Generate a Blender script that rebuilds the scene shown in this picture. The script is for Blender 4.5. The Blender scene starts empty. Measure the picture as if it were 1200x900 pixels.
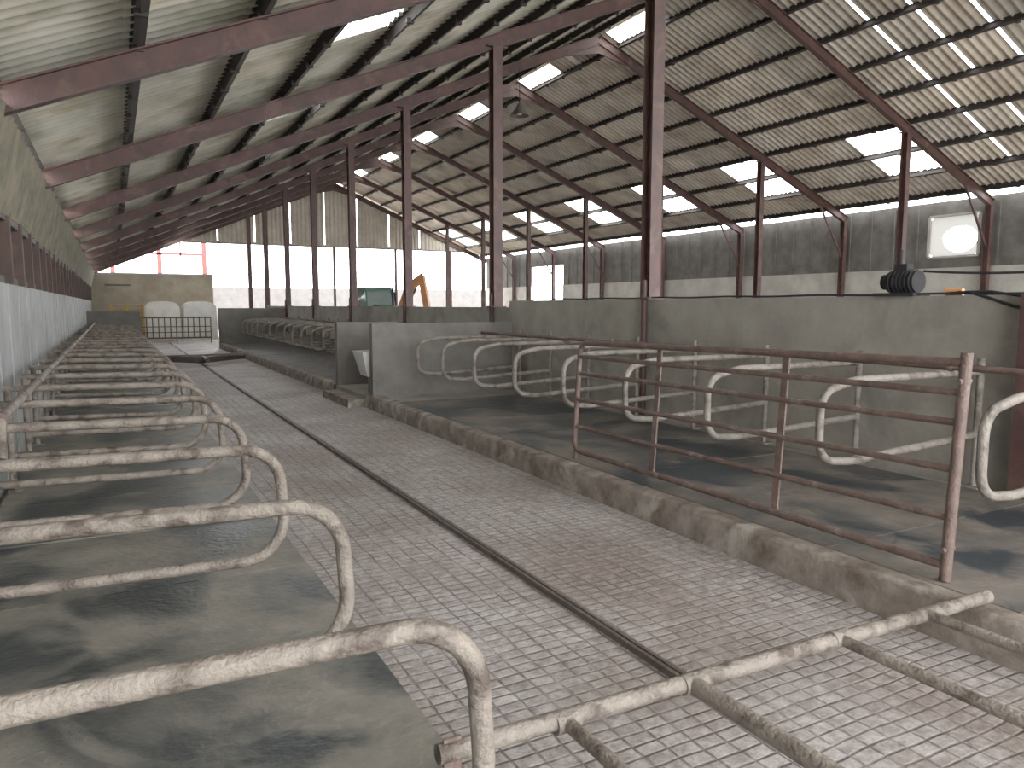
import bpy, math, random
from mathutils import Vector, Matrix
random.seed(4)
scene = bpy.context.scene
scene.view_settings.view_transform = 'Standard'
scene.view_settings.look = 'None'
scene.view_settings.exposure = 0.55
scene.view_settings.gamma = 1.14

# ------------------------------------------------------------------ materials
def mat(name, c1, c2=None, scale=3.0, rough=0.8, bump=0.0, bscale=40.0, metal=0.0,
        c3=None, s3=0.8, lo3=0.5, hi3=0.62, rough3=None, stretch=None, lo=0.35, hi=0.65):
    m = bpy.data.materials.new(name); m.use_nodes = True
    nt = m.node_tree; N = nt.nodes; L = nt.links
    b = N['Principled BSDF']
    b.inputs['Roughness'].default_value = rough
    b.inputs['Metallic'].default_value = metal
    geo = N.new('ShaderNodeNewGeometry'); vec = geo.outputs['Position']
    if stretch:
        mp = N.new('ShaderNodeMapping'); mp.inputs['Scale'].default_value = stretch
        L.new(vec, mp.inputs[0]); vec = mp.outputs[0]
    if c2 is None: c2 = tuple(x*0.8 for x in c1)
    n = N.new('ShaderNodeTexNoise'); n.inputs['Scale'].default_value = scale
    n.inputs['Detail'].default_value = 8; n.inputs['Roughness'].default_value = 0.65
    L.new(vec, n.inputs['Vector'])
    r = N.new('ShaderNodeValToRGB')
    r.color_ramp.elements[0].position = lo; r.color_ramp.elements[0].color = (*c1, 1)
    r.color_ramp.elements[1].position = hi; r.color_ramp.elements[1].color = (*c2, 1)
    L.new(n.outputs['Fac'], r.inputs[0])
    col = r.outputs[0]
    if c3 is not None:
        n3 = N.new('ShaderNodeTexNoise'); n3.inputs['Scale'].default_value = s3
        n3.inputs['Detail'].default_value = 8; n3.inputs['Distortion'].default_value = 0.5
        n3.inputs['Roughness'].default_value = 0.6
        L.new(vec, n3.inputs['Vector'])
        mr = N.new('ShaderNodeMapRange'); mr.inputs['From Min'].default_value = lo3
        mr.inputs['From Max'].default_value = hi3
        L.new(n3.outputs['Fac'], mr.inputs['Value'])
        mx = N.new('ShaderNodeMixRGB'); L.new(mr.outputs[0], mx.inputs[0])
        L.new(col, mx.inputs[1]); mx.inputs[2].default_value = (*c3, 1); col = mx.outputs[0]
        if rough3 is not None:
            rr = N.new('ShaderNodeMapRange'); rr.inputs['From Min'].default_value = lo3
            rr.inputs['From Max'].default_value = hi3
            rr.inputs['To Min'].default_value = rough; rr.inputs['To Max'].default_value = rough3
            L.new(n3.outputs['Fac'], rr.inputs['Value']); L.new(rr.outputs[0], b.inputs['Roughness'])
    L.new(col, b.inputs['Base Color'])
    if bump:
        nb = N.new('ShaderNodeTexNoise'); nb.inputs['Scale'].default_value = bscale
        nb.inputs['Detail'].default_value = 5
        L.new(geo.outputs['Position'], nb.inputs['Vector'])
        bp = N.new('ShaderNodeBump'); bp.inputs['Strength'].default_value = bump
        bp.inputs['Distance'].default_value = 0.02
        L.new(nb.outputs['Fac'], bp.inputs['Height']); L.new(bp.outputs[0], b.inputs['Normal'])
    return m

def grid_floor_mat():
    m = bpy.data.materials.new('grooved_concrete'); m.use_nodes = True
    nt = m.node_tree; N = nt.nodes; L = nt.links; b = N['Principled BSDF']
    geo = N.new('ShaderNodeNewGeometry'); vec = geo.outputs['Position']
    nd = N.new('ShaderNodeTexNoise'); nd.inputs['Scale'].default_value = 2.0; nd.inputs['Detail'].default_value = 5
    nd.inputs['Roughness'].default_value = 0.5
    L.new(vec, nd.inputs['Vector'])
    va = N.new('ShaderNodeVectorMath'); va.operation = 'MULTIPLY_ADD'
    va.inputs[1].default_value = (0.05, 0.05, 0)
    L.new(nd.outputs['Color'], va.inputs[0]); L.new(vec, va.inputs[2])
    br = N.new('ShaderNodeTexBrick'); br.offset = 0.0; br.squash = 1.0
    br.inputs['Scale'].default_value = 1.0
    br.inputs['Brick Width'].default_value = 0.115; br.inputs['Row Height'].default_value = 0.072
    br.inputs['Mortar Size'].default_value = 0.010; br.inputs['Mortar Smooth'].default_value = 0.9
    L.new(va.outputs[0], br.inputs['Vector'])
    n = N.new('ShaderNodeTexNoise'); n.inputs['Scale'].default_value = 14; n.inputs['Detail'].default_value = 10
    n.inputs['Roughness'].default_value = 0.85; L.new(vec, n.inputs['Vector'])
    r = N.new('ShaderNodeValToRGB')
    r.color_ramp.elements[0].position = 0.40; r.color_ramp.elements[0].color = (0.22, 0.19, 0.172, 1)
    r.color_ramp.elements[1].position = 0.60; r.color_ramp.elements[1].color = (0.55, 0.515, 0.50, 1)
    L.new(n.outputs['Fac'], r.inputs[0])
    n2 = N.new('ShaderNodeTexNoise'); n2.inputs['Scale'].default_value = 0.9; n2.inputs['Detail'].default_value = 8
    L.new(vec, n2.inputs['Vector'])
    r2 = N.new('ShaderNodeValToRGB')
    r2.color_ramp.elements[0].position = 0.35; r2.color_ramp.elements[0].color = (0.62, 0.56, 0.52, 1)
    r2.color_ramp.elements[1].position = 0.6; r2.color_ramp.elements[1].color = (1, 1, 1, 1)
    L.new(n2.outputs['Fac'], r2.inputs[0])
    mu = N.new('ShaderNodeMixRGB'); mu.blend_type = 'MULTIPLY'; mu.inputs[0].default_value = 1
    L.new(r.outputs[0], mu.inputs[1]); L.new(r2.outputs[0], mu.inputs[2])
    n4 = N.new('ShaderNodeTexNoise'); n4.inputs['Scale'].default_value = 2.6; n4.inputs['Detail'].default_value = 10
    n4.inputs['Roughness'].default_value = 0.8
    L.new(vec, n4.inputs['Vector'])
    mr = N.new('ShaderNodeMapRange'); mr.inputs['From Min'].default_value = 0.40; mr.inputs['From Max'].default_value = 0.58
    mr.inputs['To Min'].default_value = 0.25; mr.inputs['To Max'].default_value = 0.95
    L.new(n4.outputs['Fac'], mr.inputs['Value'])
    ml = N.new('ShaderNodeMath'); ml.operation = 'MULTIPLY'
    L.new(br.outputs['Fac'], ml.inputs[0]); L.new(mr.outputs[0], ml.inputs[1])
    mx = N.new('ShaderNodeMixRGB'); L.new(ml.outputs[0], mx.inputs[0]); L.new(mu.outputs[0], mx.inputs[1])
    mx.inputs[2].default_value = (0.11, 0.09, 0.078, 1)
    n5 = N.new('ShaderNodeTexNoise'); n5.inputs['Scale'].default_value = 1.8; n5.inputs['Detail'].default_value = 10
    n5.inputs['Roughness'].default_value = 0.7; n5.inputs['Distortion'].default_value = 0.6
    L.new(vec, n5.inputs['Vector'])
    m5 = N.new('ShaderNodeMapRange'); m5.inputs['From Min'].default_value = 0.50; m5.inputs['From Max'].default_value = 0.68
    m5.inputs['To Max'].default_value = 0.65
    L.new(n5.outputs['Fac'], m5.inputs['Value'])
    mx5 = N.new('ShaderNodeMixRGB'); L.new(m5.outputs[0], mx5.inputs[0]); L.new(mx.outputs[0], mx5.inputs[1])
    mx5.inputs[2].default_value = (0.18, 0.14, 0.115, 1)
    L.new(mx5.outputs[0], b.inputs['Base Color'])
    b.inputs['Roughness'].default_value = 0.62
    sc = N.new('ShaderNodeMath'); sc.operation = 'MULTIPLY'; sc.inputs[1].default_value = 0.8
    L.new(n.outputs['Fac'], sc.inputs[0])
    sub = N.new('ShaderNodeMath'); sub.operation = 'SUBTRACT'
    L.new(sc.outputs[0], sub.inputs[0]); L.new(ml.outputs[0], sub.inputs[1])
    bp = N.new('ShaderNodeBump'); bp.inputs['Strength'].default_value = 0.7; bp.inputs['Distance'].default_value = 0.012
    L.new(sub.outputs[0], bp.inputs['Height']); L.new(bp.outputs[0], b.inputs['Normal'])
    return m

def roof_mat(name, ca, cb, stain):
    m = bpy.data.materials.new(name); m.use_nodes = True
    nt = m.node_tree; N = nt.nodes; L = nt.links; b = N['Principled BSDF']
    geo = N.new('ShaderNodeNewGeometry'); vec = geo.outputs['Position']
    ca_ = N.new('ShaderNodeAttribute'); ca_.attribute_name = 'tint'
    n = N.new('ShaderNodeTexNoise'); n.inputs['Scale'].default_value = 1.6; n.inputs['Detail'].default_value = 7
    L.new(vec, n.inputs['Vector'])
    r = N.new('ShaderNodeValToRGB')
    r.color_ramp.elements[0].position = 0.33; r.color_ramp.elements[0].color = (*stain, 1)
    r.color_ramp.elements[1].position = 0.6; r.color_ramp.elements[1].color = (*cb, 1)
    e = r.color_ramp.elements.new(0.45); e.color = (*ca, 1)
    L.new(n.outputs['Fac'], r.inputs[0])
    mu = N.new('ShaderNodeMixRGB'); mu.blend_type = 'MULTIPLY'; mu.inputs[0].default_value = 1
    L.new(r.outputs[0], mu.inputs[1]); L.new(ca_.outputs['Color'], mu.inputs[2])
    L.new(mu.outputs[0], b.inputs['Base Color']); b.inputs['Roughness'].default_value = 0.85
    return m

M = {}
M['floor'] = grid_floor_mat()
M['bedL'] = mat('bed_mat_left', (0.225, 0.205, 0.17), (0.13, 0.125, 0.105), 3.5, 0.62, 0.4, 25, c3=(0.030, 0.037, 0.037), s3=1.0, lo3=0.45, hi3=0.57, rough3=0.42)
M['bedR'] = mat('bed_mat_right', (0.17, 0.145, 0.118), (0.08, 0.072, 0.064), 3.2, 0.75, 0.45, 25, c3=(0.026, 0.034, 0.039), s3=1.1, lo3=0.44, hi3=0.56, rough3=0.5)
M['curb'] = mat('curb_concrete', (0.25, 0.215, 0.18), (0.10, 0.075, 0.056), 5, 0.85, 0.5, 24, c3=(0.33, 0.30, 0.26), s3=3.0, lo3=0.54, hi3=0.66)
M['wall'] = mat('rendered_concrete', (0.29, 0.27, 0.23), (0.21, 0.193, 0.165), 2.2, 0.8, 0.35, 30, c3=(0.14, 0.13, 0.113), s3=1.0, lo3=0.5, hi3=0.7)
M['wallD'] = mat('dark_concrete', (0.17, 0.16, 0.14), (0.11, 0.103, 0.092), 2.0, 0.75, 0.35, 30)
M['block'] = mat('block_tan', (0.34, 0.30, 0.23), (0.24, 0.205, 0.155), 1.5, 0.9, 0.3, 20)
M['blockG'] = mat('block_grey', (0.40, 0.38, 0.34), (0.29, 0.27, 0.24), 1.5, 0.9, 0.3, 20)
M['panel'] = mat('cement_panel', (0.30, 0.312, 0.305), (0.20, 0.208, 0.203), 1.5, 0.7, 0.1, 20)
M['boards'] = mat('dark_boards', (0.125, 0.117, 0.105), (0.07, 0.065, 0.058), 2, 0.9, 0.3, 20)
M['fascia'] = mat('eave_sheet', (0.20, 0.18, 0.125), (0.10, 0.095, 0.068), 2.5, 0.85, 0.2, 20)
M['steel'] = mat('red_oxide_steel', (0.080, 0.034, 0.028), (0.042, 0.022, 0.019), 4, 0.6, 0.2, 30, c3=(0.115, 0.065, 0.052), s3=2.5, lo3=0.55, hi3=0.7)
M['brownpost'] = mat('brown_post', (0.075, 0.045, 0.035), (0.045, 0.03, 0.025), 4, 0.8, 0.2, 30)
M['purlin'] = mat('purlin_dark', (0.035, 0.028, 0.026), (0.02, 0.017, 0.016), 3, 0.8)
M['galv'] = mat('galvanised_pipe', (0.225, 0.195, 0.16), (0.135, 0.112, 0.09), 9, 0.62, 0.6, 60, c3=(0.065, 0.048, 0.036), s3=9, lo3=0.50, hi3=0.64)
M['galvR'] = mat('galvanised_pipe_pale', (0.235, 0.21, 0.18), (0.145, 0.125, 0.105), 8, 0.62, 0.5, 60, c3=(0.075, 0.06, 0.046), s3=8, lo3=0.52, hi3=0.66)
M['rust'] = mat('rusty_pipe', (0.14, 0.092, 0.075), (0.08, 0.05, 0.04), 10, 0.6, 0.4, 60, c3=(0.21, 0.165, 0.14), s3=6, lo3=0.55, hi3=0.72)
M['scrap'] = mat('worn_steel', (0.12, 0.09, 0.075), (0.06, 0.05, 0.045), 8, 0.5, 0.3, 60)
M['black'] = mat('black_rubber', (0.016, 0.016, 0.018), (0.01, 0.01, 0.01), 8, 0.95)
M['white'] = mat('white_plastic', (0.75, 0.75, 0.72), (0.6, 0.6, 0.56), 3, 0.45)
M['yellow'] = mat('yellow_timber', (0.55, 0.34, 0.10), (0.45, 0.26, 0.07), 5, 0.7)
M['green'] = mat('green_paint', (0.05, 0.15, 0.11), (0.04, 0.12, 0.09), 3, 0.4)
M['orange'] = mat('orange_paint', (0.60, 0.26, 0.09), (0.5, 0.20, 0.07), 3, 0.45)
M['glass'] = mat('cab_glass', (0.22, 0.26, 0.25), (0.18, 0.22, 0.21), 3, 0.08)
M['dirt'] = mat('yard_ground', (0.42, 0.40, 0.36), (0.32, 0.30, 0.27), 0.6, 0.9, 0.3, 8)
M['conc'] = mat('plain_concrete_floor', (0.30, 0.28, 0.25), (0.20, 0.185, 0.16), 1.2, 0.8, 0.3, 20)
M['redsheet'] = mat('red_frame', (0.15, 0.04, 0.036), (0.12, 0.033, 0.03), 2, 0.6)
M['shedsheet'] = mat('shed_sheet', (0.16, 0.15, 0.145), (0.12, 0.113, 0.108), 2, 0.8)
M['gable'] = mat('gable_sheet', (0.44, 0.40, 0.35), (0.32, 0.29, 0.25), 1.5, 0.85)
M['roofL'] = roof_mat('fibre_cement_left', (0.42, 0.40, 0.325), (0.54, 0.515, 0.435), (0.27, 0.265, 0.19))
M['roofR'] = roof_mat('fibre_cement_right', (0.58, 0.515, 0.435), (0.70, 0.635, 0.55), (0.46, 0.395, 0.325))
def glazing(name, mixf, ct, cr):
    m = bpy.data.materials.new(name); m.use_nodes = True
    nt = m.node_tree; N = nt.nodes; L = nt.links
    N.remove(N['Principled BSDF']); o = N['Material Output']
    t = N.new('ShaderNodeBsdfTransparent'); t.inputs[0].default_value = (*ct, 1)
    tr = N.new('ShaderNodeBsdfTranslucent'); tr.inputs[0].default_value = (*cr, 1)
    mx = N.new('ShaderNodeMixShader'); mx.inputs[0].default_value = mixf
    L.new(t.outputs[0], mx.inputs[1]); L.new(tr.outputs[0], mx.inputs[2]); L.new(mx.outputs[0], o.inputs[0])
    return m
M['skyl'] = glazing('translucent_sheet', 0.2, (1, 0.99, 0.95), (0.95, 0.93, 0.85))
M['dirtyglass'] = glazing('dirty_glazing', 0.9, (0.2, 0.2, 0.19), (0.10, 0.098, 0.09))

# ------------------------------------------------------------------ mesh builder
class MB:
    def __init__(s): s.v = []; s.f = []; s.m = []; s.sm = []; s.mats = []; s.tint = []
    def mi(s, k):
        if k not in s.mats: s.mats.append(k)
        return s.mats.index(k)
    def add(s, vs, fs, k, smooth=False):
        o = len(s.v); s.v += [tuple(v) for v in vs]; i = s.mi(k)
        for f in fs: s.f.append([o+a for a in f]); s.m.append(i); s.sm.append(smooth)
    def box(s, x0, x1, y0, y1, z0, z1, k):
        vs = [(x, y, z) for z in (z0, z1) for y in (y0, y1) for x in (x0, x1)]
        s.add(vs, [(0,2,3,1),(4,5,7,6),(0,1,5,4),(2,6,7,3),(0,4,6,2),(1,3,7,5)], k)
    def hexa(s, bot, top, k):
        s.add(list(bot)+list(top), [(3,2,1,0),(4,5,6,7),(0,1,5,4),(1,2,6,5),(2,3,7,6),(3,0,4,7)], k)
    def prism(s, prof, axis, a0, a1, k, smooth=False):
        n = len(prof)
        def P(p, a):
            return {'x': (a, p[0], p[1]), 'y': (p[0], a, p[1]), 'z': (p[0], p[1], a)}[axis]
        vs = [P(p, a0) for p in prof]+[P(p, a1) for p in prof]
        fs = [(i, (i+1) % n, n+(i+1) % n, n+i) for i in range(n)]
        s.add(vs, fs, k, smooth); s.add(vs, [tuple(range(n))[::-1], tuple(range(n, 2*n))], k)
    def tube(s, pts, r, k, n=10, caps=True):
        pts = [Vector(p) for p in pts]
        T = []
        for i in range(len(pts)):
            a = pts[max(0, i-1)]; b = pts[min(len(pts)-1, i+1)]
            T.append((b-a).normalized())
        up = Vector((0, 0, 1)) if abs(T[0].z) < 0.9 else Vector((0, 1, 0))
        nrm = T[0].cross(up).normalized()
        vs = []
        for i, p in enumerate(pts):
            nrm = (nrm - T[i]*nrm.dot(T[i])).normalized(); bn = T[i].cross(nrm)
            for j in range(n):
                a = 2*math.pi*j/n; vs.append(p + nrm*math.cos(a)*r + bn*math.sin(a)*r)
        fs = []
        for i in range(len(pts)-1):
            for j in range(n):
                j2 = (j+1) % n; fs.append((i*n+j, i*n+j2, (i+1)*n+j2, (i+1)*n+j))
        s.add(vs, fs, k, True)
        if caps:
            e = (len(pts)-1)*n
            s.add(vs[:n], [tuple(range(n))[::-1]], k); s.add(vs[e:], [tuple(range(n))], k)
    def ibeam(s, p0, p1, d, w, k, up=(0, 0, 1), t=0.02):
        p0 = Vector(p0); p1 = Vector(p1); ax = (p1-p0).normalized(); up = Vector(up)
        sd = ax.cross(up).normalized(); u = sd.cross(ax).normalized()
        pr = [(-w/2,-d/2),(w/2,-d/2),(w/2,-d/2+t),(t/2,-d/2+t),(t/2,d/2-t),(w/2,d/2-t),(w/2,d/2),(-w/2,d/2),(-w/2,d/2-t),(-t/2,d/2-t),(-t/2,-d/2+t),(-w/2,-d/2+t)]
        vs = [p0+sd*a+u*b for a, b in pr]+[p1+sd*a+u*b for a, b in pr]; n = 12
        s.add(vs, [(i, (i+1) % n, n+(i+1) % n, n+i) for i in range(n)], k)
        s.add(vs, [tuple(range(n))[::-1], tuple(range(n, 2*n))], k)
    def beam(s, p0, p1, w, h, k, up=(0, 0, 1)):
        p0 = Vector(p0); p1 = Vector(p1); ax = (p1-p0).normalized(); up = Vector(up)
        if abs(ax.dot(up)) > 0.99: up = Vector((0, 1, 0))
        sd = ax.cross(up).normalized(); u = sd.cross(ax).normalized()
        q = [(-w/2,-h/2),(w/2,-h/2),(w/2,h/2),(-w/2,h/2)]
        s.hexa([p0+sd*a+u*b for a, b in q], [p1+sd*a+u*b for a, b in q], k)
    def mesh(s, name, tint=False):
        me = bpy.data.meshes.new(name); me.from_pydata(s.v, [], s.f)
        for k in s.mats: me.materials.append(M[k])
        me.polygons.foreach_set('material_index', s.m)
        me.polygons.foreach_set('use_smooth', s.sm)
        if tint:
            at = me.color_attributes.new('tint', 'FLOAT_COLOR', 'POINT')
            fl = []
            for c in s.tint: fl += [c[0], c[1], c[2], 1.0]
            at.data.foreach_set('color', fl)
        me.update(); return me
    def obj(s, name, loc=(0, 0, 0), rz=0, tint=False):
        o = bpy.data.objects.new(name, s.mesh(name, tint)); o.location = loc; o.rotation_euler[2] = rz
        scene.collection.objects.link(o); return o
def inst(name, me, loc, rz=0):
    o = bpy.data.objects.new(name, me); o.location = loc; o.rotation_euler[2] = rz
    scene.collection.objects.link(o); return o
def fillet(pts, r, n=8):
    pts = [Vector(p) for p in pts]; out = [pts[0]]
    for i in range(1, len(pts)-1):
        p = pts[i]; a = (pts[i-1]-p); b = (pts[i+1]-p)
        rr = r[i-1] if isinstance(r, (list, tuple)) else r
        la = a.length; lb = b.length; a.normalize(); b.normalize()
        ang = a.angle(b); d = rr/math.tan(ang/2); d = min(d, la*0.49, lb*0.49); rr = d*math.tan(ang/2)
        bis = (a+b).normalized(); c = p + bis*(rr/math.sin(ang/2))
        s = p+a*d-c; e = p+b*d-c
        tot = s.angle(e); axis = s.cross(e).normalized()
        for j in range(n+1):
            out.append(c + Matrix.Rotation(tot*j/n, 3, axis) @ s)
    out.append(pts[-1]); return out

# ------------------------------------------------------------------ key dims
H = 1.7
XL, XR, XRID = -0.95, 21.9, 11.85
Y0, Y1 = -3.0, 45.0
XW = 6.3
WTOP = 1.78
def zr(x): return 8.75-0.42*abs(x-XRID)       # rafter line
FR = [-1.5, 3.25, 7.95, 12.65, 17.4, 22.1, 26.8, 31.5, 36.2, 40.9, 44.9]

# ------------------------------------------------------------------ ground & floors
b = MB(); b.box(-60, 90, -40, 130, -0.5, -0.12, 'dirt'); b.obj('ground')
b = MB(); b.box(1.03, 3.66, Y0, Y1, -0.12, 0, 'floor'); b.obj('floor')
b = MB(); b.box(XL-0.1, 1.03, Y0, Y1, -0.12, 0.0, 'conc'); b.box(6.25, XR+.1, Y0, Y1, -0.12, 0.02, 'conc')
b.box(3.66, 6.25, 31.6, Y1, -0.12, 0.0, 'conc'); b.obj('floor_side_bays')
# left cubicle bed
b = MB(); y = -2.75
while y < 31.7:
    b.box(XL+0.06, 1.03+random.uniform(-.008, .008), y+0.008, y+1.242, 0.0, 0.05+random.uniform(0, 0.008), 'bedL'); y += 1.25
b.obj('cubicle_bed')
# right platforms (two banks with a raised crossover between)
def platform(ya, yb):
    b = MB()
    n = int((yb-ya)/0.12); vs = []; fs = []
    for i in range(n+1):
        yy = ya+(yb-ya)*i/n; q = random.uniform(-.005, .004); q2 = random.uniform(-.006, .001)
        vs += [(3.645, yy, 0.0), (3.655+q, yy, 0.10), (3.66+q*.8, yy, 0.198+q2), (3.685+q*.5, yy, 0.218+q2*.5), (3.86, yy, 0.222)]
        if i:
            o = (i-1)*5
            fs += [(o+a, o+5+a, o+6+a, o+1+a) for a in range(4)]
    b.add(vs, fs, 'curb', True); b.box(3.7, 3.86, ya, yb, 0.0, 0.2, 'curb')
    b.box(3.86, 6.25, ya, yb, 0.0, 0.195, 'conc')
    y = ya+.05
    while y < yb-1.0:
        b.box(3.80, 6.06, y+0.006, y+1.114, 0.195, 0.2225+random.uniform(0, 0.003), 'bedR'); y += 1.12
    b.obj('cubicle_bed')
platform(-2.6, 11.88); platform(14.17, 31.45)
b = MB(); b.box(3.66, 6.25, 12.07, 13.98, 0.0, 0.2, 'conc'); b.box(3.38, 3.66, 12.2, 13.9, 0.0, 0.13, 'curb'); b.obj('crossover_step')

# scraper rail and scraper
b = MB(); b.box(2.178, 2.198, 2.3, 37, 0, 0.032, 'scrap'); b.box(2.218, 2.238, 2.3, 37, 0, 0.026, 'scrap')
b.obj('scraper_guide_rail')
b = MB()
for sgn in (-1, 1):
    b.beam((2.25, 23.2, 0.13), (2.35+sgn*1.2, 24.6 if sgn > 0 else 24.3, 0.13), 0.06, 0.18, 'scrap')
b.tube([(2.3, 22.6, 0.16), (2.3, 24.6, 0.16)], 0.06, 'scrap'); b.tube([(1.2, 24.0, .2), (3.5, 24.0, .2)], 0.05, 'scrap')
b.obj('alley_scraper')

# ------------------------------------------------------------------ walls
b = MB()
b.box(XW, XW+0.18, Y0, 12.0, 0.0, WTOP, 'wall')
b.box(XW, XW+0.18, 12.0, 36.0, 0.0, 1.66, 'wall')
b.obj('wall_divider')
b = MB(); b.box(3.72, XW, 11.9, 12.05, 0.0, 1.40, 'wallD'); b.obj('wall_cross')
b = MB(); b.box(3.70, 4.9, 14.0, 14.15, 0.0, 1.38, 'wallD'); b.obj('wall_cross')
b = MB(); b.box(3.66, XW, 31.5, 31.68, 0.0, 1.58, 'wallD'); b.obj('wall_cross')
b = MB(); b.box(XL+.06, 0.95, 33.0, 33.2, 0.0, 1.45, 'wallD'); b.obj('wall_bed_end')

# left side wall
b = MB(); y = Y0
while y < Y1-0.1:
    b.box(XL-0.04, XL, y+0.012, y+0.945, 0.0, 1.92, 'panel')
    b.box(XL-0.05, XL+.01, y+0.957, y+0.985, 0.0, 1.92, 'panel')
    y += 0.95
b.box(XL-0.10, XL-0.02, Y0, Y1, 1.92, 2.0, 'boards')
b.box(XL-0.12, XL-0.08, Y0, Y1, 1.98, 2.62, 'boards')
b.box(XL-0.10, XL+0.02, Y0, Y1, 2.56, 2.68, 'boards')
y = Y0+0.5
while y < Y1:
    b.box(XL-0.08, XL+0.05, y, y+0.12, 1.92, 2.7, 'brownpost'); y += 1.19
n = int((Y1-Y0)/0.05); vs = []; fs = []
for i in range(n+1):
    yy = Y0+i*0.05; a = 0.03*math.sin(yy*2*math.pi/0.30); sag = 0.05*math.sin(yy*1.3)
    vs += [(XL+0.02+a, yy, 2.62+sag*.4), (XL+0.12+a, yy, 3.0), (XL+0.22+a*.5, yy, 3.42)]
    if i: o = (i-1)*3; fs += [(o, o+3, o+4, o+1), (o+1, o+4, o+5, o+2)]
b.add(vs, fs, 'fascia', True)
b.obj('wall_left')

def wall_with_holes(bd, x0, x1, ya, yb, za, zb, k, holes):
    ys = sorted(set([ya, yb]+[h[0] for h in holes if ya < h[0] < yb]+[h[1] for h in holes if ya < h[1] < yb]))
    zs = sorted(set([za, zb]+[h[2] for h in holes if za < h[2] < zb]+[h[3] for h in holes if za < h[3] < zb]))
    for i in range(len(ys)-1):
        for j in range(len(zs)-1):
            cy = (ys[i]+ys[i+1])/2; cz = (zs[j]+zs[j+1])/2
            if any(h[0] < cy < h[1] and h[2] < cz < h[3] for h in holes): continue
            bd.box(x0, x1, ys[i], ys[i+1], zs[j], zs[j+1], k)
holes = [(12.95, 14.45, 3.15, 4.3), (35.4, 39.0, -1, 3.9), (27.9, 28.3, 2.0, 3.6), (Y0, 9.5, 1.2, 4.4)]  # last opening is out of view, added to let sky light in
b = MB()
wall_with_holes(b, XR, XR+0.2, Y0, Y1, 0.0, 2.8, 'blockG', holes)
wall_with_holes(b, XR+0.02, XR+0.1, Y0, Y1, 2.8, 4.75, 'boards', holes)
y = 10
while y < 45:
    if not 12.7 < y < 14.6 and not 35 < y < 39: b.box(XR-0.02, XR+.02, y, y+0.06, 2.8, 4.7, 'boards')
    y += 0.8
b.obj('wall_right')
# window with dirty glazing broken out in an oval patch
b = MB(); ya, yb, za, zb = holes[0]
for yy in (ya, yb): b.box(XR-0.02, XR+0.05, yy-0.04, yy+0.04, za, zb, 'blockG')
b.box(XR-0.02, XR+0.05, ya, yb, za-0.06, za, 'blockG'); b.box(XR-0.02, XR+0.05, ya, yb, zb, zb+.06, 'blockG')
n = 36; cy, cz, ry, rz_ = 13.50, 3.62, 0.52, 0.38
inner = []; outer = []
for i in range(n):
    a = 2*math.pi*i/n; q = 1+.03*math.sin(3*a)+.02*math.sin(7*a)
    inner.append((XR+.01, cy+ry*q*math.cos(a), cz+rz_*q*math.sin(a)))
    dy, dz = math.cos(a), math.sin(a)
    ts = []
    if dy > 1e-6: ts.append((yb-cy)/dy)
    if dy < -1e-6: ts.append((ya-cy)/dy)
    if dz > 1e-6: ts.append((zb-cz)/dz)
    if dz < -1e-6: ts.append((za-cz)/dz)
    t = min(ts); outer.append((XR+.01, cy+dy*t, cz+dz*t))
b.add(inner+outer, [(i, (i+1) % n, n+(i+1) % n, n+i) for i in range(n)], 'dirtyglass')
b.obj('window_1')

# far end wall
b = MB(); b.box(XL, 5.0, Y1, Y1+0.2, 0, 3.3, 'block')
b.box(-.3, .9, Y1-0.02, Y1+.05, 2.7, 2.8, 'boards')
b.box(XL, 5.0, Y1-.04, Y1+.24, 3.3, 3.4, 'blockG')
b.obj('wall_far')
b = MB()
n = int((20.4-3.4)/0.06); vs = []; fs = []
for i in range(n+1):
    xx = 3.4+i*0.06; a = 0.03*math.sin(xx*2*math.pi/0.24)
    zt = zr(xx)+0.2; vs += [(xx, Y1+a, 5.15), (xx, Y1+a, max(5.2, zt))]
    if i and (i % 33 != 0): o = (i-1)*2; fs += [(o, o+2, o+3, o+1)]
b.add(vs, fs, 'gable', True)
for x in (8.0, 11.85, 15.7, 19.4): b.ibeam((x, Y1+.12, 0), (x, Y1+.12, min(5.6, zr(x))), 0.16, 0.12, 'steel', up=(0, 1, 0))
b.box(3.2, 20.6, Y1+.05, Y1+.15, 5.1, 5.25, 'steel')
b.obj('wall_far_gable')

# ------------------------------------------------------------------ steel frame
def frame(yf):
    b = MB()
    for sx, xe in ((-1, XL+0.02), (1, XR-0.02)):
        p0 = (xe, yf, zr(xe)); p1 = (XRID, yf, zr(XRID))
        b.ibeam(p0, p1, 0.24, 0.13, 'steel')
        xk = XRID+sx*1.0
        b.hexa([(XRID, yf-.02, zr(XRID)-.35), (xk, yf-.02, zr(xk)-.15), (xk, yf+.02, zr(xk)-.15), (XRID, yf+.02, zr(XRID)-.35)],
               [(XRID, yf-.02, zr(XRID)), (xk, yf-.02, zr(xk)), (xk, yf+.02, zr(xk)), (XRID, yf+.02, zr(XRID))], 'steel')
    b.obj('roof_rafter_frame')
for yf in FR: frame(yf)
def column(x, yf, z0, d=0.20, w=0.18):
    b = MB(); zt = zr(x)-0.10
    b.ibeam((x, yf, z0), (x, yf, zt), d, w, 'steel', up=(0, 1, 0))
    b.box(x-.15, x+.15, yf-.13, yf+.13, z0, z0+.02, 'steel')
    b.box(x-.2, x+.2, yf-.09, yf+.09, zt-.02, zt+.0, 'steel')
    return b
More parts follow.
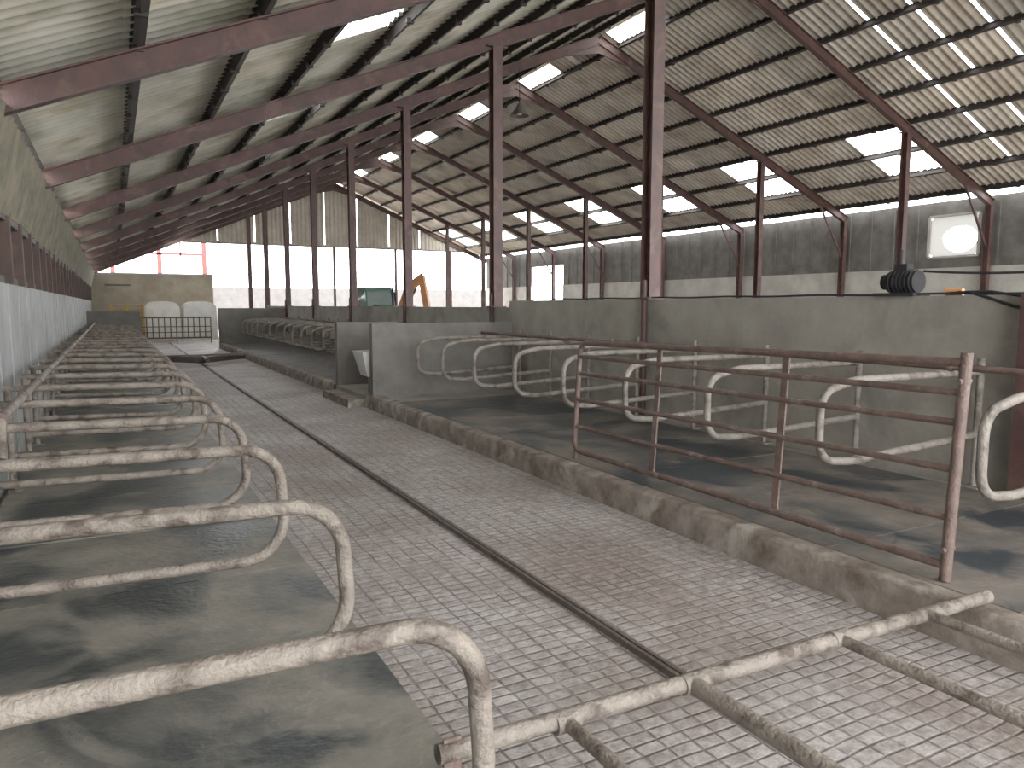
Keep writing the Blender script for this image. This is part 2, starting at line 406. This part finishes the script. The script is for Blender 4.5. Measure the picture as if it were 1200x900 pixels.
for yf in FR[1:-1]:
    z0 = WTOP if yf < 12 else 1.66
    if yf > 36: z0 = 0.02
    yc = yf if yf > 8 else yf+0.12
    if yf == 3.25: yc = 2.9
    b = column(XW+0.06, yc, z0)
    if 4 < yf < 37: b.tube([(XW-0.05, yc-.02, 0.22), (XW-0.05, yc-.02, z0+.25)], 0.04, 'steel')
    b.obj('steel_column')
    column(17.4+max(0, .65-.025*(yf-12)), yf, 0.02, 0.18, 0.16).obj('steel_column')
b = MB(); b.box(6.09, 6.24, 3.10, 3.26, 0.222, 1.80, 'steel'); b.box(6.07, 6.24, 3.06, 3.30, 0.222, .24, 'steel'); b.obj('steel_post')
for yf in FR[2:-1]:
    b = MB(); b.ibeam((XR-.12, yf, 0.02), (XR-.12, yf, zr(XR-.1)-.1), 0.18, 0.14, 'steel', up=(0, 1, 0))
    b.beam((XR-.15, yf, 3.3), (XR-1.3, yf, zr(XR-1.3)-.12), 0.05, 0.06, 'steel')
    b.obj('steel_column')
# purlins
PL = [11.52-1.12*k for k in range(12)]; PR = [12.5+1.12*k for k in range(9)]
b = MB()
sl = math.atan(0.42)
for x in PL+PR:
    s = 1 if x < XRID else -1
    c = Vector((x, 0, zr(x)+0.12/math.cos(sl)+0.075))
    b.ibeam((c.x, Y0, c.z), (c.x, Y1, c.z), 0.15, 0.07, 'purlin', up=(-s*math.sin(sl), 0, math.cos(sl)), t=0.014)
    yy = Y0+.5
    while yy < Y1:
        b.box(x-.05, x+.05, yy-.03, yy+.03, c.z-.1, c.z-.04, 'purlin'); yy += 0.95
b.obj('roof_purlins')
# roof sheets
b = MB()
def zs(x): return zr(x)+0.29
xs = [XRID]+PL
xsR = [XRID]+PR
PER = 0.198
def sheet(bd, xa, xb, ya, yb, k, tint, lift):
    n = max(2, int(round((yb-ya)/0.0248))); vs = []; fs = []
    s = 1 if xb > xa else -1
    for i in range(n+1):
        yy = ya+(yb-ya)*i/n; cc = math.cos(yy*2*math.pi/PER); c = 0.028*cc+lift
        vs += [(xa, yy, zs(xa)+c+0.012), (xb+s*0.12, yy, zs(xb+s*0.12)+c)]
        q = 0.80-0.20*cc  # rib shading painted into the tint, darker in the upper ribs
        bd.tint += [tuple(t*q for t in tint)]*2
        if i: o = (i-1)*2; fs.append((o, o+2, o+3, o+1) if s > 0 else (o, o+1, o+3, o+2))
    bd.add(vs, fs, k, True)
CW = 0.99; C0 = -4.415
ncol = int((Y1+.6-C0)/CW)+1
def is_sky(side, k, j):
    if side == 'R' and k in (6, 7) and j >= 18 and (j-18) % 5 == 0: return True
    if side == 'R' and k == 0 and j >= 17 and j % 5 in (0, 1): return True
    if side == 'L' and k == 8 and j % 5 == 4 and j >= 14: return True
    return False
EX = 0.32
for j in range(1, ncol):
    for side, X in (('L', xs), ('R', xsR)):
        for k in range(len(X)-1):
            ya = C0+CW*j; yb = ya+CW+.01
            t = random.uniform(0.82, 1.08); w = random.uniform(-0.03, 0.03)
            tint = (t+w, t, t-w)
            if is_sky(side, k, j):
                e = EX if k in (6, 7) else 0
                sheet(b, X[k], X[k+1], ya-e, yb+e, 'skyl', (1, 1, 1), 0); continue
            ye = yb
            if side == 'R' and j in (12, 13, 14, 15) and 1 <= k <= 8 and random.random() < 0.8: ye = yb-0.09
            if random.random() < 0.01: ye = yb-0.04
            if side == 'R' and k in (6, 7):
                if is_sky(side, k, j+1): ye = yb-EX
                if is_sky(side, k, j-1): ya += EX
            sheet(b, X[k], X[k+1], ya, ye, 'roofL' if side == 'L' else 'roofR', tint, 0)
b.add([(XRID-.25, Y0, zs(XRID-.25)+.05), (XRID, Y0, zs(XRID)+.06), (XRID+.25, Y0, zs(XRID+.25)+.05),
       (XRID-.25, Y1+.5, zs(XRID-.25)+.05), (XRID, Y1+.5, zs(XRID)+.06), (XRID+.25, Y1+.5, zs(XRID+.25)+.05)], [(0, 1, 4, 3), (1, 2, 5, 4)], 'roofR')
b.tint += [(1, 1, 1)]*6
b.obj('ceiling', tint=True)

# ------------------------------------------------------------------ cubicle dividers
b = MB()
pts = fillet([(-0.90, 0, 0.97), (0.72, 0, 0.935), (0.76, 0, 0.33), (-0.86, 0, 0.37)], [0.20, 0.22], 10)
b.tube(pts, 0.030, 'galv', 14)
b.tube([(-0.86, 0, 0.058), (-0.86, 0, 0.99)], 0.030, 'galv', 12)
b.box(-0.90, -0.79, -0.07, 0.07, 0.058, 0.07, 'galv')
meL = b.mesh('cubicle_divider')
y = 1.60
ys = []
while y < 32.4: ys.append(y); y += 1.252
for y in ys: inst('cubicle_divider', meL, (random.uniform(0, .03), y, 0), random.uniform(-.02, .02))
b = MB()
b.tube(fillet([(-0.62, 5.2, 0.80), (-0.62, 5.35, 1.025), (-0.62, 32.9, 1.025)], 0.08), 0.030, 'galv', 10)
for y in ys[3:]:
    b.tube([(-0.62, y-.03, 1.025), (-0.62, y+.03, 1.025)], 0.038, 'rust', 10)
b.obj('neck_rail')

b = MB()
pts = fillet([(6.14, 0, 1.17), (4.62, 0, 1.17), (4.28, 0, 1.10), (4.28, 0, 0.62), (4.62, 0, 0.59), (6.10, 0, 0.66)], [0.5, 0.16, 0.16, 0.5], 7)
b.tube(pts, 0.029, 'galvR', 12)
b.tube([(6.13, 0, 0.222), (6.13, 0, 1.28)], 0.030, 'galvR', 10)
b.box(6.065, 6.19, -0.07, 0.07, 0.215, 0.238, 'galvR')
meR = b.mesh('cubicle_divider')
yr = [2.42+1.115*k for k in range(9)]
for y in yr: inst('cubicle_divider', meR, (0, y, 0), random.uniform(-.02, .02))
yr2 = [15.2+1.12*k for k in range(14)]
for y in yr2: inst('cubicle_divider', meR, (0, y, 0))
for (a, c) in ((1.2, 11.88), (14.6, 31.4)):
    b = MB(); b.tube([(5.7, a, 1.225), (5.7, c, 1.225)], 0.026, 'rust', 10)
    for y in (yr if a < 5 else yr2): b.tube([(5.7, y-.03, 1.225), (5.7, y+.03, 1.225)], 0.036, 'rust', 10)
    b.obj('neck_rail')

# ------------------------------------------------------------------ field gate
b = MB()
ya, yb = 2.36, 6.05
def gx(z): return 3.88+0.06*(z-0.26)
zt = 1.40
b.tube([(gx(0.222), ya, 0.228), (gx(1.45), ya, 1.45)], 0.030, 'rust', 12)
b.tube(fillet([(gx(zt), ya, zt), (gx(zt), yb, zt-.06), (gx(.3), yb, 0.31), (gx(.3), ya, 0.31)], 0.10), 0.025, 'rust', 12)
for z in (1.24, 1.08, 0.83, 0.57):
    b.tube([(gx(z), ya, z), (gx(z), yb, z-.03)], 0.020, 'rust', 10)
for yy in (3.55, 4.86):
    b.beam((gx(.3)-.0, yy, 0.31), (gx(zt), yy, zt-.03), 0.014, 0.055, 'rust', up=(0, 1, 0))
b.tube([(gx(.3), yb-.03, 0.228), (gx(.3), yb-.03, .34)], 0.018, 'rust')
for z in (0.40, 1.3): b.tube([(gx(z)-.05, ya, z), (gx(z)+.05, ya, z)], 0.014, 'rust')
b.obj('field_gate')

# ------------------------------------------------------------------ lying barrier in foreground
b = MB(); z = 0.275
b.tube([(0.84, 2.09, z+.01), (3.76, 2.07, z-.01)], 0.033, 'galv', 16)
for x, r in ((1.31, 0.026), (1.87, 0.034), (2.69, 0.025), (3.27, 0.025)):
    b.tube([(x, 2.05, z), (x+.02, 0.72, z)], r, 'galv', 14)
b.tube([(0.9, 0.72, z), (3.7, 0.72, z)], 0.033, 'galv', 14)
for y in (0.72, 2.09): b.box(.86, .92, y-.006, y+.006, 0.058, z+.055, 'rust')
for x, y in ((1.87, 2.08), (1.31, 2.08), (2.69, 2.08)): b.tube([(x-.045, y, z), (x+.045, y, z)], 0.038, 'galv', 14)
b.obj('tubular_barrier')

# ------------------------------------------------------------------ water trough
b = MB()
def trough(b, cx, cy, z0, w, d, h, k):
    o = [(cx-w/2, cy-d/2), (cx+w/2, cy-d/2), (cx+w/2, cy+d/2), (cx-w/2, cy+d/2)]
    sc = lambda s, z: [(cx+(x-cx)*s, cy+(y-cy)*s, z) for x, y in o]
    A = sc(.7, z0); B = sc(1, z0+h); C = sc(.9, z0+h); D = sc(.6, z0+.05)
    vs = A+B+C+D
    fs = [(3, 2, 1, 0)]
    for i in range(4):
        j = (i+1) % 4; fs += [(i, j, 4+j, 4+i), (4+i, 4+j, 8+j, 8+i), (8+i, 8+j, 12+j, 12+i)]
    fs.append((12, 13, 14, 15)); b.add(vs, fs, k)
trough(b, 4.0, 12.45, 0.5, 0.75, 0.6, 0.42, 'white'); b.box(3.85, 4.2, 12.3, 12.6, 0.2, 0.5, 'wallD')
b.obj('water_trough')

# ------------------------------------------------------------------ motor and hoses
b = MB(); cy = 4.45; cx = XW+.08; z = WTOP
b.box(cx-.12, cx+.12, cy-.2, cy+.2, z, z+.03, 'black')
b.tube([(cx, cy-.17, z+.13), (cx, cy+.1, z+.13)], 0.10, 'black', 20)
b.tube([(cx, cy+.1, z+.13), (cx, cy+.17, z+.13)], 0.07, 'black', 20)
for i in range(6): b.tube([(cx, cy-.14+i*.04, z+.13), (cx, cy-.13+i*.04, z+.13)], 0.112, 'black', 20)
b.box(cx-.05, cx+.05, cy-.08, cy+.04, z+.22, z+.29, 'black')
b.tube([(cx, cy+.02, z+.28), (cx, cy+.02, z+.42)], 0.02, 'black')
b.obj('electric_motor')
b = MB()
def sagline(a, c, sag, n=14):
    a = Vector(a); c = Vector(c); return [a.lerp(c, i/n)-Vector((0, 0, sag*4*(i/n)*(1-i/n))) for i in range(n+1)]
b.tube(sagline((cx, 4.24, z+.22), (cx+.02, 2.2, z+.26), 0.06), 0.012, 'black', 6)
p = []
for i in range(60):
    yy = 10.5-i*0.15; p.append((XW+.03+.02*math.sin(yy*2.2), yy, WTOP+.016+.004*math.sin(yy*5)))
b.tube(p, 0.012, 'black', 6)
p = [(XW+.05, 4.0, WTOP+.02), (XW+.03, 3.8, WTOP+.03), (XW-.03, 3.6, WTOP-.02), (XW-.035, 3.4, WTOP-.09), (XW-.035, 3.0, WTOP-.17), (XW-.035, 2.4, WTOP-.24)]
b.tube(p, 0.013, 'black', 6)
p = [(XW+.05, 3.9, WTOP+.03), (XW, 3.6, WTOP+.03), (XW-.03, 3.4, WTOP), (XW-.035, 3.1, WTOP-.05), (XW-.035, 2.4, WTOP-.12)]
b.tube(p, 0.012, 'black', 6)
b.obj('hose')
b = MB(); b.tube([(XW+.12, 4.05, WTOP+.03), (XW+.12, 3.9, WTOP+.03)], 0.03, 'orange', 12); b.tube([(XW+.12, 3.9, WTOP+.03), (XW+.12, 3.84, WTOP+.03)], 0.012, 'black')
b.obj('cable_connector')

# ------------------------------------------------------------------ hanging lamp
b = MB(); x, y = 9.35, 17.25; zt = zr(x)-.1
b.tube([(x, y, zt), (x, y, 6.75)], 0.012, 'black', 6)
prof = [(0.03, 6.78), (0.07, 6.72), (0.1, 6.66), (0.22, 6.5), (0.24, 6.46)]
n = 20; vs = []; fs = []
for r, zz in prof:
    for j in range(n): a = 2*math.pi*j/n; vs.append((x+r*math.cos(a), y+r*math.sin(a), zz))
for i in range(len(prof)-1):
    for j in range(n): fs.append((i*n+j, i*n+(j+1) % n, (i+1)*n+(j+1) % n, (i+1)*n+j))
b.add(vs, fs, 'scrap', True); b.tube([(x, y, 6.66), (x, y, 6.5)], 0.06, 'white', 12)
b.obj('pendant_lamp')

# ------------------------------------------------------------------ far passage things
b = MB()
for z in (0.25, 1.15): b.tube([(1.05, 36.5, z), (3.9, 36.5, z)], 0.035, 'scrap')
for z in (0.5, 0.75): b.tube([(1.05, 36.5, z), (3.9, 36.5, z)], 0.02, 'scrap')
for i in range(13): b.tube([(1.05+i*.2375, 36.5, 0.0 if i % 6 == 0 else .25), (1.05+i*.2375, 36.5, 1.15)], 0.025, 'scrap', 8)
b.obj('feed_barrier')
b = MB()
prof = []
for i in range(13):
    a = math.pi*i/12; c_, s_ = math.cos(a), math.sin(a)
    prof.append((0.75*math.copysign(abs(c_)**.6, c_), 1.45+0.42*s_**.8 if s_ > 0 else 1.45))
prof = [(0.78, 0.0)]+prof+[(-0.78, 0.0)]
b.prism(prof, 'y', -0.9, 0.9, 'white')
b.prism([(0.32, 0.02)]+[(0.32*math.cos(math.pi*i/8), 0.85+.25*math.sin(math.pi*i/8)) for i in range(9)]+[(-.32, .02)], 'y', 0.88, 0.92, 'boards')
b.box(-.8, .8, -.95, .95, 0, .08, 'white')
for yy in (-.5, 0, .5): b.prism([(x*1.02, z*1.01) for x, z in prof], 'y', yy-.04, yy+.04, 'white')
for zz in (.5, 1.0): b.box(-.8, .8, -.93, -.88, zz, zz+.05, 'white')
meH = b.mesh('calf_hutch')
inst('calf_hutch', meH, (2.15, 41.0, 0)); inst('calf_hutch', meH, (3.85, 41.2, 0))
b = MB()
for i in range(11):
    z = i*0.16
    for j in range(5): b.box(-0.1, 1.3, 38.6+j*.24, 38.75+j*.24, z+.1, z+.13, 'yellow')
    for xx in (-.1, .55, 1.2): b.box(xx, xx+.1, 38.6, 39.71, z, z+.1, 'yellow')
b.obj('pallet_stack')
b = MB(); b.tube([(-0.5, 41, 0), (-0.5, 41, .3), (-.5, 41, .32), (-.5, 41, .6), (-.5, 41, .9)], 0.3, 'panel', 20)
b.tube([(-.5, 41, .3), (-.5, 41, .34)], .32, 'panel', 20); b.tube([(-.5, 41, .6), (-.5, 41, .64)], .32, 'panel', 20)
b.obj('drum')

# tractor
def wheel(b, x, y, r, w):
    b.tube([(x-w/2, y, r), (x+w/2, y, r)], r, 'black', 28); b.tube([(x-w/2-.02, y, r), (x+w/2+.02, y, r)], r*.55, 'white', 20)
    for i in range(22):
        a = 2*math.pi*i/22; b.beam((x-w/2, y+r*math.cos(a), r+r*math.sin(a)), (x+w/2, y+r*math.cos(a+.12), r+r*math.sin(a+.12)), .05, .06, 'black')
b = MB()
for sx in (-.85, .85): wheel(b, sx, 0, .8, .42); wheel(b, sx*.95, -2.4, .5, .3)
b.box(-.3, .3, -2.9, .4, .6, 1.0, 'black')
b.hexa([(-.38, -3.0, .95), (.38, -3.0, .95), (.42, -.9, .95), (-.42, -.9, .95)], [(-.3, -2.95, 1.45), (.3, -2.95, 1.45), (.38, -.9, 1.7), (-.38, -.9, 1.7)], 'green')
b.hexa([(-.62, -.9, 1.0), (.62, -.9, 1.0), (.7, .7, 1.0), (-.7, .7, 1.0)], [(-.66, -.85, 1.5), (.66, -.85, 1.5), (.7, .7, 1.5), (-.7, .7, 1.5)], 'green')
b.hexa([(-.62, -.82, 1.5), (.62, -.82, 1.5), (.66, .62, 1.5), (-.66, .62, 1.5)], [(-.56, -.6, 2.3), (.56, -.6, 2.3), (.58, .55, 2.3), (-.58, .55, 2.3)], 'glass')
for sx in (-1, 1):
    b.beam((sx*.66, -.84, 1.5), (sx*.6, -.62, 2.32), .07, .07, 'green'); b.beam((sx*.7, .66, 1.5), (sx*.62, .58, 2.32), .07, .07, 'green')
    b.box(sx*.85-.24, sx*.85+.24, -.6, .7, 1.55, 1.62, 'green')
b.hexa([(-.68, -.75, 2.3), (.68, -.75, 2.3), (.68, .7, 2.3), (-.68, .7, 2.3)], [(-.55, -.6, 2.44), (.55, -.6, 2.44), (.55, .6, 2.44), (-.55, .6, 2.44)], 'green')
b.tube([(.3, -1.3, 1.6), (.3, -1.3, 2.4)], .04, 'black')
b.obj('tractor', loc=(9.9, 31.6, 0.02), rz=math.radians(10))
# excavator
b = MB()
for sx in (-.8, .8):
    pr = [(-1.2+.3*math.sin(math.pi*i/8)*-1, .3-.3*math.cos(math.pi*i/8)) for i in range(9)]+[(1.2+.3*math.sin(math.pi*i/8), .3+.3*math.cos(math.pi*i/8)) for i in range(9)]
    b.prism(pr, 'x', sx-.2, sx+.2, 'black')
b.box(-.95, .95, -1.0, 1.2, .65, 1.25, 'orange'); b.box(-.9, -.1, -.9, .2, 1.25, 2.25, 'glass')
b.box(-.95, -.05, -.95, .25, 2.25, 2.33, 'black')
for xx in (-.92, -.08):
    for yy in (-.92, .2): b.box(xx-.04, xx+.04, yy-.04, yy+.04, 1.25, 2.3, 'black')
b.box(0, .9, .1, 1.15, 1.25, 1.7, 'orange')
b.beam((.35, -.9, 1.1), (.35, -1.5, 2.5), .26, .38, 'orange'); b.beam((.35, -1.45, 2.4), (.35, -2.3, 3.1), .24, .32, 'orange')
b.beam((.35, -2.2, 3.15), (.35, -2.5, 1.6), .22, .3, 'orange'); b.tube([(.35, -1.1, 1.3), (.35, -1.9, 2.5)], .06, 'scrap'); b.tube([(.35, -1.5, 2.75), (.35, -2.3, 3.3)], .05, 'scrap')
b.prism([(-2.5, 1.6), (-2.8, 1.3), (-2.7, .9), (-2.2, .8), (-2.1, 1.3)], 'x', 0, .7, 'scrap')
b.obj('excavator', loc=(12.1, 37.3, 0.02), rz=math.radians(42))

# neighbouring shed seen through far openings
b = MB()
xs_ = [-3, 0, 3, 6]
for x in xs_:
    b.box(x, x+.3, 60, 60.3, -.12, 7.4, 'redsheet')
b.box(-3, 6, 60.0, 60.2, 7.2, 7.4, 'redsheet'); b.box(-3, 6, 60.0, 60.2, 5.3, 5.45, 'redsheet')
for x in xs_[:3]: b.box(x+1.5, x+1.6, 60, 60.2, 5.2, 7.4, 'redsheet')
b.box(-3, 34, 60.3, 60.5, -.12, 3.0, 'shedsheet')
b.obj('neighbouring_shed')

# ------------------------------------------------------------------ world
w = bpy.data.worlds.new('World'); scene.world = w; w.use_nodes = True
bg = w.node_tree.nodes['Background']; bg.inputs[0].default_value = (0.985, 0.985, 1.0, 1); bg.inputs[1].default_value = 6.8

# ------------------------------------------------------------------ camera
f = 880.0
th = math.radians(27.9); ph = math.radians(6.0)
F = Vector((math.sin(th)*math.cos(ph), math.cos(th)*math.cos(ph), -math.sin(ph)))
R = Vector((math.cos(th), -math.sin(th), 0)); U = R.cross(F)
cam = bpy.data.cameras.new('camera'); co = bpy.data.objects.new('camera', cam)
scene.collection.objects.link(co)
mw = Matrix((R, U, -F)).transposed().to_4x4(); mw.translation = Vector((0, 0, H)); co.matrix_world = mw
cam.sensor_width = 36; cam.lens = f/1200*36; cam.clip_end = 500
scene.camera = co
